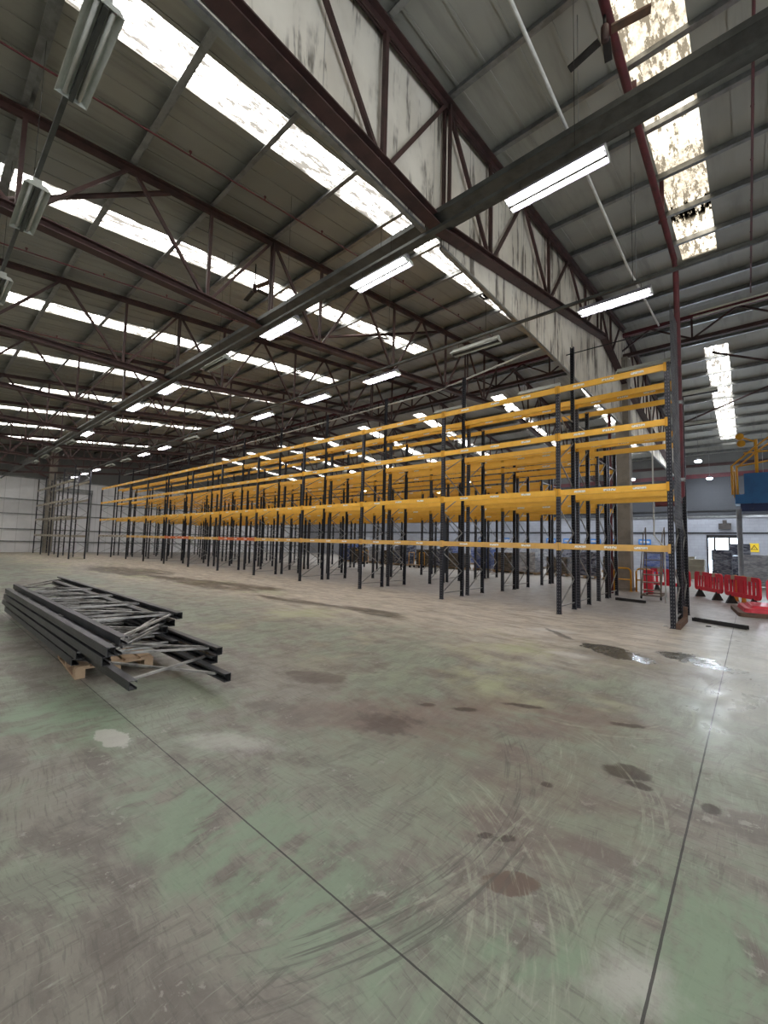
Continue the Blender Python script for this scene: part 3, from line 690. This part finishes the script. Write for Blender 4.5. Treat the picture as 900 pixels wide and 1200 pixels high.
def get_beam(L, mat):
    key = (round(L, 3), mat)
    if key not in BM:
        mb = MB(); H = .142; e = .055
        sec = [(-H / 2, 0), (-H / 2, .05), (H / 2 - .03, .05), (H / 2 - .03, .036), (H / 2, .036), (H / 2, 0)]
        n = len(sec)
        vs = [(x, y, z) for x in (e, L - e) for (z, y) in sec]
        mb.add(vs, [(i, (i + 1) % n, n + (i + 1) % n, n + i)[::-1] for i in range(n)] + [tuple(range(n)), tuple(range(n, 2 * n))[::-1]])
        for xx, s in ((0, 1), (L, -1)):
            mb.box(min(xx + s * .005, xx + s * .058), max(xx + s * .005, xx + s * .058), -.012, -.002, -.10, .10, 1)
            mb.box(min(xx + s * .053, xx + s * .060), max(xx + s * .053, xx + s * .060), -.012, .05, -.10, .10, 1)
        for fx in (.22, .5, .76):
            mb.add([(L * fx - .13, -.0012, -.022), (L * fx + .13, -.0012, -.022), (L * fx + .13, -.0012, .028), (L * fx - .13, -.0012, .028)], [(0, 1, 2, 3)], 2)
        BM[key] = mb.data('beam', [mat, mat if mat != 'beam_yellow' else 'connector_yellow', 'sticker_white'])
    return BM[key]
def rack_row(name_label, y0, dep, xs, hf, hr, zf, zr, first=.18, level1=None, mat='beam_yellow'):
    R_ = empty('pallet_rack', (xs[0], y0, 0)); tag(R_, name_label, 'pallet rack', 'rows of pallet racking')
    for x in xs: frame(R_, x - xs[0], dep, hf, hr, first)
    for i in range(len(xs) - 1):
        xa, xb = xs[i + 1] - xs[0], xs[i] - xs[0]; L = xb - xa
        for z in zf:
            m = mat
            if level1 and abs(z - level1) < .01: m = 'beam_orange' if i in (5, 7) else ('beam_pale' if i < 10 else 'beam_beige')
            link('front_beam', get_beam(L, m), R_, (xa, 0, z))
        for z in zr: link('rear_beam', get_beam(L, mat), R_, (xb, dep, z), PI)
    return R_
Z1, Z2, Z3, Z4 = 1.68, 3.03, 4.46, 5.70
xs1 = [-1.28] + [-3.63 - 3.475 * i for i in range(12)]
r1 = rack_row('front row of dark posts and yellow beams facing the open floor', 10.78, 1.27, xs1, 5.80, 7.30, [Z1, Z2, Z3, Z4], [Z2, Z3, Z4], level1=Z1)
MB().sweep([(0, 1.23, 7.12), (-2.51, 1.23, 7.12)], .014, 6).sweep([(-2.61, 1.23, 7.12), (xs1[-1] - xs1[0], 1.23, 7.12)], .014, 6).build('tie_rail', 'dark_steel', r1)
# mesh guard on the open end of the row
mb = MB(); xx = .075
for i in range(25): mb.box(xx - .002, xx + .002, .06 + i * .05 - .002, .06 + i * .05 + .002, 2.15, 7.2)
for i in range(68): mb.box(xx - .002, xx + .002, .05, 1.28, 2.15 + i * .075 - .002, 2.15 + i * .075 + .002)
mb.build('mesh_guard', 'guard_steel', r1)
mb = MB().box(.05, .13, -.02, 1.32, 0, .12).box(.05, .13, 1.24, 1.32, 0, .35); mb.build('floor_guard', 'rust_steel', r1)
r2 = rack_row('second row of yellow racking, back to back behind the front row', 12.32, 1.10, xs1, 5.75, 5.75, [Z2, Z3, Z4], [Z2, Z3, Z4])
xs3 = [-3.66 - 3.24 * i for i in range(13)]
rack_row('third row of yellow racking, first beyond the inner aisle', 14.5, 1.10, xs3, 5.15, 5.15, [Z2, Z3, 4.84], [Z2, Z3, 4.84])
rack_row('fourth row of yellow racking, back to back with the third', 15.82, 1.10, xs3, 5.15, 5.15, [Z2, Z3], [Z2, Z3])
xs5 = xs3[1:]
rack_row('fifth row of racking, beyond the second aisle left of the concrete column', 18.35, 1.05, xs5, 5.0, 5.0, [Z2, Z3], [Z2, Z3])
rack_row('last row of racking, nearest the stored goods at the back wall', 19.66, 1.05, xs5, 5.0, 5.0, [Z2, Z3], [Z2, Z3])
xs0 = [-35.6 - 3.1 * i for i in range(5)]
rack_row('pale-beamed rack standing before the lit end wall on the far left', 7.45, 1.0, xs0, 6.6, 6.6, [1.6, 2.95, 4.2, 5.55], [1.6, 2.95, 4.2, 5.55], mat='beam_beige')

# loose black bars on the floor by the racks
o = MB().extrude([(-.05, 0), (.05, 0), (.05, .08), (.04, .08), (.04, .01), (-.04, .01), (-.04, .08), (-.05, .08)], (-1.08, 12.42, 0), (-.10, 11.98, 0)).build('floor_bar', 'dark_steel')
tag(o, 'black steel bar lying on the floor beside the front rack end', 'steel bar')
o = MB().extrude([(-.05, 0), (.05, 0), (.05, .08), (.04, .08), (.04, .01), (-.04, .01), (-.04, .08), (-.05, .08)], (-3.35, 15.35, 0), (-2.50, 15.15, 0)).build('floor_bar', 'dark_steel')
tag(o, 'black steel bar lying on the floor in front of the mobile steps', 'steel bar')

# ------------------------------------------------------------------ stack of rack frames on pallets
def wood_pallet(x, y, rz, label, grp=None):
    P = empty('wooden_pallet', (x, y, 0), rz); tag(P, label, 'pallet', grp)
    for yy in (-.36, 0, .36):
        MB().box(-.6, .6, yy - .05, yy + .05, 0, .02).build('bottom_board', 'pallet_wood', P)
        for xx in (-.53, 0, .53): MB().box(xx - .07, xx + .07, yy - .05, yy + .05, .02, .10).build('block', 'pallet_wood', P)
    for xx in (-.53, 0, .53): MB().box(xx - .07, xx + .07, -.41, .41, .10, .12).build('cross_board', 'pallet_wood', P)
    for i in range(5): MB().box(-.6, .6, -.40 + .165 * i, -.40 + .165 * i + .13, .12, .14).build('top_board', 'pallet_wood', P)
    return P
wood_pallet(-6.45, 1.83, -.06, 'wooden pallet under the near end of the stacked rack frames')
wood_pallet(-10.9, 1.95, -.03, 'wooden pallet under the far end of the stacked rack frames')
def lying_frame(z, y0, W, xf, xb, label, h=.085, nbr=11, skew=None):
    """a rack frame lying flat: front post from xf[0]..xf[1], back post from xb[0]..xb[1]"""
    F = empty('rack_frame', (0, 0, z)); tag(F, label, 'rack frame', 'dismantled rack frames stacked on pallets')
    t = .004
    def post(xa, xb_, y, s):
        d = .072 * s
        mb = MB(); sec = [(0, 0), (0, h), (d, h), (d, h - .022), (d - s * t, h - .022), (d - s * t, h - t), (s * t, h - t), (s * t, t), (d - s * t, t), (d - s * t, .022), (d, .022), (d, 0)]
        n = len(sec); vs = [(x, y + a, b) for x in (xa, xb_) for (a, b) in sec]
        fs = [(i, (i + 1) % n, n + (i + 1) % n, n + i) for i in range(n)] + [tuple(range(n))[::-1], tuple(range(n, 2 * n))]
        mb.add(vs, fs); o = link('upright', None, F) if False else mb.build('upright', 'lying_steel', F); return o
    post(xf[0], xf[1], y0, 1); post(xb[0], xb[1], y0 + W, -1)
    a, b = y0 + .05, y0 + W - .05
    x = max(xf[0], xb[0]) + .2; i = 0; hi_f, hi_b = xf[1] - .15, xb[1] - .15
    while True:
        xa, xk = (x, x + 1.05) if i % 2 == 0 else (x + 1.0, x + 1.15)
        if xa > hi_f or xk > hi_b: break
        MB().bar((xa, a, h / 2), (xk, b, h / 2), .034, .022).build('brace', 'brace_worn', F)
        if i % 2: x += 1.25
        i += 1
    for e in (.03, .97): MB().bar((xf[1] + (xf[0] - xf[1]) * e, a, h / 2), (xb[1] + (xb[0] - xb[1]) * e, b, h / 2), .034, .022).build('brace', 'brace_worn', F)
def mk_lying():
    k = NT('lying_steel'); v = k.coord(); x, y, z = k.xyz(v)
    zz = k.m('FRACT', k.m('MULTIPLY', x, 1 / .075)); hz = k.m('LESS_THAN', k.m('ABSOLUTE', k.m('SUBTRACT', zz, .5)), .2)
    hx = k.m('LESS_THAN', k.m('ABSOLUTE', k.m('SUBTRACT', k.m('ABSOLUTE', k.m('SUBTRACT', z, .0425)), .02)), .006)
    nx = k.xyz(k.n('ShaderNodeNewGeometry').outputs['Normal'])[1]
    face = k.m('GREATER_THAN', k.m('ABSOLUTE', nx), .7)
    f = k.ss(k.noise(v, 3.0, 5, .65), .4, .65)
    c = k.mix(f, (.030, .032, .036), (.055, .056, .060))
    c = k.mix(k.m('MULTIPLY', k.m('MULTIPLY', hz, k.m('MULTIPLY', hx, face)), .75), c, (.006, .006, .007))
    k.bsdf(c, .40, .1, .5); M['lying_steel'] = k.mat
mk_lying()
painted('brace_worn', (.42, .41, .39), (.16, .157, .15), .45, .5, 4)
lay = [  # z, y0, width, front x-range, back x-range
    (.142, 1.36, 1.03, (-11.0, -5.95), (-11.6, -4.22)),
    (.200, 1.48, 1.03, (-10.9, -4.45), (-11.8, -4.75)),
    (.257, 1.35, 1.04, (-11.3, -5.75), (-11.9, -5.55)),
    (.315, 1.47, 1.04, (-11.2, -5.2), (-12.0, -4.65)),
    (.392, 1.33, 1.04, (-11.0, -4.75), (-12.1, -5.85)),
    (.450, 1.46, 1.04, (-10.9, -4.85), (-12.1, -5.95)),
    (.507, 1.33, 1.04, (-10.9, -4.62), (-12.4, -5.95)),
    (.565, 1.47, 1.06, (-11.1, -4.75), (-12.6, -5.80))]
lb = ['lowest dark rack frame of the stack, its post end poking out furthest right', 'second lowest dark rack frame of the stack on the pallets', 'third lowest dark rack frame of the stack on the pallets',
      'fourth lowest dark rack frame of the stack, back post poking out', 'fourth from top dark rack frame of the stack on the pallets', 'third from top dark rack frame of the stack on the pallets',
      'second from top dark rack frame, outermost post on the near side', 'topmost dark rack frame of the stack on the pallets']
for a, l in zip(lay, lb): lying_frame(*a, l)

# ------------------------------------------------------------------ right-hand area: barriers, lift, steps, goods
def barrier(p, q, label, n=9):
    p, q = Vector((*p, 0)), Vector((*q, 0)); L = (q - p).length; rz = math.atan2((q - p).y, (q - p).x)
    B = empty('safety_barrier', p, rz); tag(B, label, 'barrier', 'red plastic safety barriers')
    zb, zt = .24, .90; mb = MB(); T = .05; r = .12
    def ring():           # rounded frame outline
        pts = []
        for (cx, cz, a0) in ((L - .04 - r, zt - r, 0), (.04 + r, zt - r, PI / 2), (.04 + r, zb + r, PI), (L - .04 - r, zb + r, 1.5 * PI)):
            for i in range(5): a = a0 + PI / 2 * i / 4; pts.append((cx + r * math.cos(a), cz + r * math.sin(a)))
        return pts
    o = ring(); n_ = len(o); cx, cz = L / 2, (zb + zt) / 2
    inn = [(cx + (x - cx) * (1 - .22 / L), cz + (z - cz) * .60) for x, z in o]
    vs = [(x, -T / 2, z) for x, z in o] + [(x, -T / 2, z) for x, z in inn] + [(x, T / 2, z) for x, z in o] + [(x, T / 2, z) for x, z in inn]
    fs = []
    for i in range(n_):
        j = (i + 1) % n_
        fs += [(i, n_ + i, n_ + j, j), (2 * n_ + i, 2 * n_ + j, 3 * n_ + j, 3 * n_ + i), (i, j, 2 * n_ + j, 2 * n_ + i), (n_ + i, 3 * n_ + i, 3 * n_ + j, n_ + j)]
    mb.add(vs, fs); mb.build('barrier_frame', 'barrier_red', B)
    for i in range(n):
        x = .16 + (L - .32) * i / (n - 1); wd = .10 if i == n // 2 else .04
        MB().box(x - wd, x + wd, -.018, .018, zb + .08, zt - .08).build('slat', 'barrier_red', B)
    for fx in (.28, .72): MB().box(L * fx - .09, L * fx + .09, -T / 2 - .006, T / 2 + .006, zt - .13, zt + .004).build('reflector_plate', 'reflector_beige', B)
    for fx in (.2, .8):
        f = MB(); x = L * fx
        f.add([(x - .04, -.16, 0), (x + .04, -.16, 0), (x + .04, .16, 0), (x - .04, .16, 0), (x - .03, -.025, .28), (x + .03, -.025, .28), (x + .03, .025, .28), (x - .03, .025, .28)],
              [(0, 3, 2, 1), (4, 5, 6, 7), (0, 1, 5, 4), (1, 2, 6, 5), (2, 3, 7, 6), (3, 0, 4, 7)])
        f.build('foot', 'black_rubber', B)
barrier((-1.62, 19.55), (-.73, 18.02), 'red plastic barrier right of the tall rack posts, left of a joined pair')
barrier((-.70, 17.96), (.20, 16.45), 'red plastic barrier with an orange drum showing behind its slats')
barrier((-3.2, 20.3), (-1.72, 19.7), 'red plastic barrier glimpsed behind the tall rack posts')
barrier((.26, 16.42), (1.9, 16.9), 'red plastic barrier cut off by the right photo edge')
for i, (x, y, lbl) in enumerate(((-.42, 18.6, 'orange upright tube behind the barrier slats, left one'), (-.22, 18.3, 'orange upright tube behind the barrier slats, right one'))):
    MB().lathe([(.075, 0), (.075, .02), (.062, .03), (.055, .85), (.03, .87)], (0, 0, 0), 14).build('marker_post', 'drum_orange', None, (x, y, 0))
    tag(bpy.data.objects['marker_post' + ('' if i == 0 else '.001')], lbl, 'post')
# red plastic lid on a dark base
L_ = empty('plastic_lid', (.58, 15.25, 0), .12); tag(L_, 'flat red plastic lid on a dark pallet before the barriers', 'lid')
mb = MB()
def slab(mb, hx, hy, z0, z1, r, ins):
    pts = []
    for (sx, sy, a0) in ((1, 1, 0), (-1, 1, PI / 2), (-1, -1, PI), (1, -1, 1.5 * PI)):
        for i in range(4): a = a0 + PI / 2 * i / 3; pts.append((sx * (hx - r) + r * math.cos(a), sy * (hy - r) + r * math.sin(a)))
    n = len(pts); k = 1 - ins
    mb.add([(x, y, z0) for x, y in pts] + [(x * k, y * k, z1) for x, y in pts], [(i, (i + 1) % n, n + (i + 1) % n, n + i) for i in range(n)] + [tuple(range(n))[::-1], tuple(range(n, 2 * n))])
slab(mb, .85, .75, .10, .20, .12, .03); slab(mb, .72, .62, .20, .27, .12, .08); mb.build('lid_shell', 'lid_red', L_)
mb = MB(); slab(mb, .98, .9, 0, .10, .08, .0); mb.build('dark_base', 'rust_steel', L_)

# blue lift basket with yellow rails
Lf = empty('access_lift', (-.30, 21.0, 0)); tag(Lf, 'blue lift basket with yellow rails on a grey post at the photo edge', 'lift')
MB().lathe([(.30, 0), (.30, .04), (.085, .06), (.085, 3.3)], n=14).build('mast', 'post_grey', Lf)
mb = MB().box(-.10, 2.1, -.02, 1.2, 3.50, 3.86).box(.18, 2.1, 0, 1.2, 3.86, 4.66); mb.build('basket', 'lift_blue', Lf)
MB().box(.05, 2.1, .05, 1.1, 3.20, 3.50).box(.35, .43, -.02, .05, 3.3, 3.5).box(.85, .93, -.02, .05, 3.3, 3.5).build('underframe', 'lift_navy', Lf)
def tubes(name, lines, r, mat, par):
    for l in lines: MB().sweep(l, r, 8).build(name, mat, par)
tubes('guard_post', [[(-.17, 0, 3.86), (-.17, 0, 5.0)], [(-.02, 0, 3.86), (-.02, 0, 5.0)], [(-.12, 1.1, 3.86), (-.12, 1.1, 4.95)]], .035, 'rail_yellow', Lf)
MB().sweep([(.56, .05, 4.66), (.56, .05, 5.95)], .055, 10).build('lamp_pole', 'rail_yellow', Lf)
tubes('guard_rail', [[(-.17, 0, 4.98), (.50, 0, 5.62), (1.3, 0, 6.3)], [(-.02, 0, 4.9), (.55, 0, 5.45), (1.3, 0, 6.05)], [(-.17, 0, 4.98), (-.12, 1.1, 4.95)], [(.2, .02, 5.45), (1.6, .02, 5.48)], [(.56, .05, 5.85), (.12, .05, 6.1)], [(-.02, 0, 4.95), (1.6, .1, 5.2)]], .03, 'rail_yellow', Lf)
for (x, z) in ((.10, 6.10), (.14, 5.82)):
    MB().sweep([(x, .02, z), (x, -.08, z)], .13, 14).build('work_lamp', 'rail_yellow', Lf)

# yellow hoop guards by the column
def hoop(x0, x1, y, label):
    H = empty('hoop_guard', (x0, y, 0)); tag(H, label, 'hoop guard', 'yellow hoop guards by the concrete column')
    w_ = x1 - x0; r = .14; pts = [(0, 0, 0), (0, 0, .90 - r)] + [(r - r * math.cos(a), 0, .90 - r + r * math.sin(a)) for a in (PI / 8, PI / 4, 3 * PI / 8, PI / 2)] + [(w_ - r + r * math.sin(a), 0, .90 - r + r * math.cos(a)) for a in (0, PI / 8, PI / 4, 3 * PI / 8, PI / 2)] + [(w_, 0, 0)]
    MB().sweep(pts, .032, 10).build('hoop', 'rail_yellow', H)
    MB().sweep([(.03, 0, .46), (w_ - .03, 0, .46)], .025, 8).build('cross_rail', 'rail_yellow', H)
    for xx in (0, w_): MB().box(xx - .07, xx + .07, -.07, .07, 0, .012).build('foot_plate', 'rail_yellow', H)
hoop(-4.16, -3.58, 18.85, 'yellow hoop guard on the floor in front of the concrete column')
hoop(-3.42, -2.9, 19.0, 'yellow hoop guard to the right of the concrete column')

# mobile steps
S = empty('mobile_steps', (-2.83, 16.45, 0), .0); tag(S, 'brown-grey mobile warehouse steps between column and rack end posts', 'steps')
for xx in (0, .56):
    MB().sweep([(xx, 0, .12), (xx, .75, 1.62), (xx, 1.05, 1.62)], .02, 8).build('stringer', 'steps_grey', S)
    MB().sweep([(xx, 1.05, .12), (xx, 1.05, 2.45), (xx, .6, 2.2), (xx, .02, .95), (xx, .0, .15)], .018, 8).build('hand_rail', 'steps_grey', S)
    MB().sweep([(xx, 0, .13), (xx, 1.15, .13)], .025, 8).build('base_rail', 'steps_grey', S)
for i in range(6):
    z = .30 + .25 * i; y = (z - .12) / 1.5 * .75
    MB().box(.0, .56, y - .05, y + .13, z - .015, z + .015).build('tread', 'steps_grey', S)
MB().box(-.02, .58, .75, 1.1, 1.60, 1.64).build('platform', 'steps_grey', S)
MB().sweep([(0, 0, .13), (.56, 0, .13)], .025, 8).sweep([(0, 1.1, .13), (.56, 1.1, .13)], .025, 8).build('base_cross_rail', 'steps_grey', S)
for xx in (0, .56):
    for yy in (.03, 1.1): MB().sweep([(xx - .02, yy, .06), (xx + .02, yy, .06)], .058, 12).build('wheel', 'black_rubber', S)
o = MB(); slab(o, .15, .15, 0, .85, .04, .02); o = o.build('red_bin', 'lid_red', None, (-2.95, 18.6, 0)); tag(o, 'red upright bin behind the mobile steps', 'bin')
MB().box(-.16, .16, -.16, .16, .85, .89).build('bin_lid', 'lid_red', o)
# wrapped pallet loads at the back
def load(x, y, w_, dd, h, wrap, label, rz=0.0, tiers=3):
    P = empty('pallet_load', (x, y, 0), rz); tag(P, label, 'pallet load', 'wrapped goods along the back')
    mb = MB()
    for xx in (-w_ / 2 + .07, 0, w_ / 2 - .07): mb.box(xx - .06, xx + .06, -dd / 2, dd / 2, 0, .10)
    mb.box(-w_ / 2, w_ / 2, -dd / 2, dd / 2, .10, .14); mb.build('pallet', 'pallet_wood', P)
    hh = (h - .14) / tiers
    for k in range(tiers):
        mb = MB(); slab(mb, w_ / 2 - .01 - .02 * (k % 2), dd / 2 - .01 - .015 * ((k + 1) % 2), .14 + k * hh, .14 + (k + 1) * hh - .01, .06, .02)
        mb.build('wrapped_tier', wrap, P)
load(-1.10, 27.0, .82, 1.0, 1.75, 'wrap_dark', 'dark blue wrapped pallet load standing before the bright back door')
load(.10, 26.4, 1.15, 1.0, 1.55, 'wrap_white', 'pale film-wrapped pallet load behind the red barriers at right')
load(1.45, 26.0, 1.15, 1.0, 1.60, 'wrap_white', 'pale film-wrapped pallet load beyond the right photo edge')
load(-.45, 30.5, .9, 1.0, 2.1, 'wrap_dark', 'tall dark wrapped pallet load before the right jamb of the back door')
load(-2.3, 29.0, .8, .8, 1.2, 'cabinet_beige', 'low beige load left of the bright back door')
names = ['wrap_brown', 'wrap_dark', 'wrap_brown', 'wrap_white', 'wrap_brown', 'wrap_blue', 'wrap_brown', 'wrap_dark']
pos = ['nearest the concrete column', 'second left of the concrete column', 'third left of the concrete column', 'fourth left of the concrete column', 'fifth left of the concrete column',
       'sixth left of the concrete column', 'seventh left of the concrete column', 'eighth left of the concrete column', 'ninth left of the concrete column', 'tenth left of the concrete column',
       'eleventh left of the concrete column', 'twelfth left of the concrete column', 'thirteenth left of the concrete column', 'fourteenth left of the concrete column']
shade = {'wrap_brown': 'brown', 'wrap_dark': 'dark', 'wrap_white': 'pale', 'wrap_blue': 'blue'}
for i in range(14):
    m_ = names[i % 8]
    load(-5.4 - 1.62 * i, 25.2 + .3 * (i % 3), 1.25, 1.0, [1.25, 1.45, 1.1, 1.35][i % 4], m_, '%s wrapped pallet load seen under the racks, %s' % (shade[m_], pos[i]))
for i in range(12):
    m_ = ['wrap_blue', 'wrap_white', 'wrap_dark', 'wrap_white', 'wrap_white', 'wrap_blue'][i % 6]
    load(-4.6 - 2.6 * i, 32.5 + .4 * (i % 2), 1.5, 1.1, [1.9, 2.2, 2.0][i % 3], m_, 'tall %s wrapped load against the back wall, %s' % (shade[m_], pos[i]), tiers=4)
# yellow trolleys in front of the goods
for i, (x, nm) in enumerate(((-17.6, 'right'), (-23.0, 'left'))):
    T_ = empty('hoop_trolley', (x, 23.6, 0)); tag(T_, 'small yellow-framed trolley seen under the racks, %s one' % nm, 'trolley', 'yellow trolleys')
    MB().box(-.45, .45, -.3, .3, .16, .20).build('deck', 'carton_brown', T_)
    for sx in (-.45, .45): MB().sweep([(sx, -.3, .2), (sx, -.3, 1.05), (sx, .3, 1.05), (sx, .3, .2)], .025, 8).build('end_hoop', 'rail_yellow', T_)
    for sx in (-.4, .4):
        for sy in (-.25, .25): MB().sweep([(sx, sy - .02, .08), (sx, sy + .02, .08)], .08, 10).build('wheel', 'black_rubber', T_)
# signs on the back wall
Sg = empty('warning_sign', (.18, YB - .03, 1.97)); tag(Sg, 'yellow warning sign with black triangle on the back wall', 'sign')
MB().box(-.24, .24, -.01, .01, -.30, .30).build('plate', 'sign_yellow', Sg)
MB().add([(-.19, -.012, -.14), (.19, -.012, -.14), (0, -.012, .20), (-.19, -.016, -.14), (.19, -.016, -.14), (0, -.016, .20)], [(3, 4, 5), (0, 1, 4, 3), (1, 2, 5, 4), (2, 0, 3, 5)]).build('triangle', 'sign_black', Sg)
MB().add([(-.125, -.018, -.105), (.125, -.018, -.105), (0, -.018, .12)], [(0, 1, 2)]).build('triangle_field', 'sign_yellow', Sg)
MB().box(-.012, .012, -.022, -.018, -.04, .06).box(-.012, .012, -.022, -.018, -.085, -.06).build('mark', 'sign_black', Sg)
for i, x in enumerate((-9.9, -12.1, -13.6, -8.2, -18.0, -20.5, -6.3)):
    o = MB().box(-.42, .42, -.01, .01, -.2, .2).build('wall_sign', 'sign_blue', None, (x, YB - .1, 2.25)); MB().box(-.34, .34, -.014, -.01, -.1, .1).build('sign_face', 'wrap_white', o)
    tag(o, 'small blue sign on the back wall, %s from the column side' % ordinal([1, 3, 4, 1, 5, 6, 0][i] if i not in (0, 3) else (2 if i == 0 else 1)), 'sign', 'blue signs on the back wall')
# wall heater / floodlight box and cabinet on the back wall
o = MB().box(-.35, .35, -.3, 0, -.2, .2).box(-.12, .12, -.2, 0, .2, .45).build('wall_heater', 'carton_dark', None, (-1.35, YB - .08, 3.45)); tag(o, 'dark box heater fixed over the bright back door', 'heater')
o = MB().box(-.45, .45, -.3, .3, 0, 1.25).box(-.47, .47, -.32, .32, 1.25, 1.30).build('storage_cabinet', 'cabinet_beige', None, (-3.0, 31.5, 0)); tag(o, 'beige cabinet beside the bright back door', 'cabinet')
o = MB().sweep([(-2.35, 16.0, 6.3), (-2.35, 16.0, 2.1), (-2.05, 15.8, 1.75), (-2.05, 15.8, 0.0)], .022, 8).build('drop_cable', 'white_enamel'); tag(o, 'pale hanging pipe beside the tall rack end posts', 'pipe')
# litter by the rack foot
for i, (x, y, lbl) in enumerate(((-1.45, 11.0, 'white scrap left of the rack foot'), (-.62, 11.65, 'pale scrap on the floor by the black bar'), (-.75, 11.72, 'dark bolt on the floor by the black bar'))):
    mb = MB(); slab(mb, .05, .03, 0, .02, .012, .3); o = mb.build('floor_scrap', 'black_rubber' if i == 2 else 'white_enamel', None, (x, y, 0), .5); tag(o, lbl, 'litter')

# ------------------------------------------------------------------ world, camera, colour
W = bpy.data.worlds.new('World'); SC.world = W; W.use_nodes = True
bg = W.node_tree.nodes.get('Background'); bg.inputs[0].default_value = (.90, .95, 1, 1); bg.inputs[1].default_value = 1.5
F, YAW, PITCH, ROLL = 489.07, .721171, .0744291, .0250749
fw = Vector((-math.sin(YAW) * math.cos(PITCH), math.cos(YAW) * math.cos(PITCH), math.sin(PITCH)))
rt = Vector((math.cos(YAW), math.sin(YAW), 0)); up = rt.cross(fw)
r2_ = rt * math.cos(ROLL) + up * math.sin(ROLL); u2_ = -rt * math.sin(ROLL) + up * math.cos(ROLL)
cam = bpy.data.objects.new('camera', bpy.data.cameras.new('camera')); COL.objects.link(cam)
m = Matrix((r2_, u2_, -fw)).transposed().to_4x4(); m.translation = Vector((0, 0, 1.65)); cam.matrix_world = m
cam.data.sensor_fit = 'HORIZONTAL'; cam.data.sensor_width = 36; cam.data.lens = 36 * F / 900
cam.data.clip_start = .05; cam.data.clip_end = 200
SC.camera = cam
vs_ = SC.view_settings; SC.display_settings.display_device = 'sRGB'
vs_.view_transform = 'Standard'; vs_.look = 'None'; vs_.gamma = 1; vs_.use_curve_mapping = False; vs_.exposure = 1.95
cy = SC.cycles
cy.use_denoising = True; cy.max_bounces = 8; cy.diffuse_bounces = 4; cy.glossy_bounces = 3; cy.sample_clamp_indirect = 6.0; cy.use_light_tree = True
cy.caustics_reflective = False; cy.caustics_refractive = False
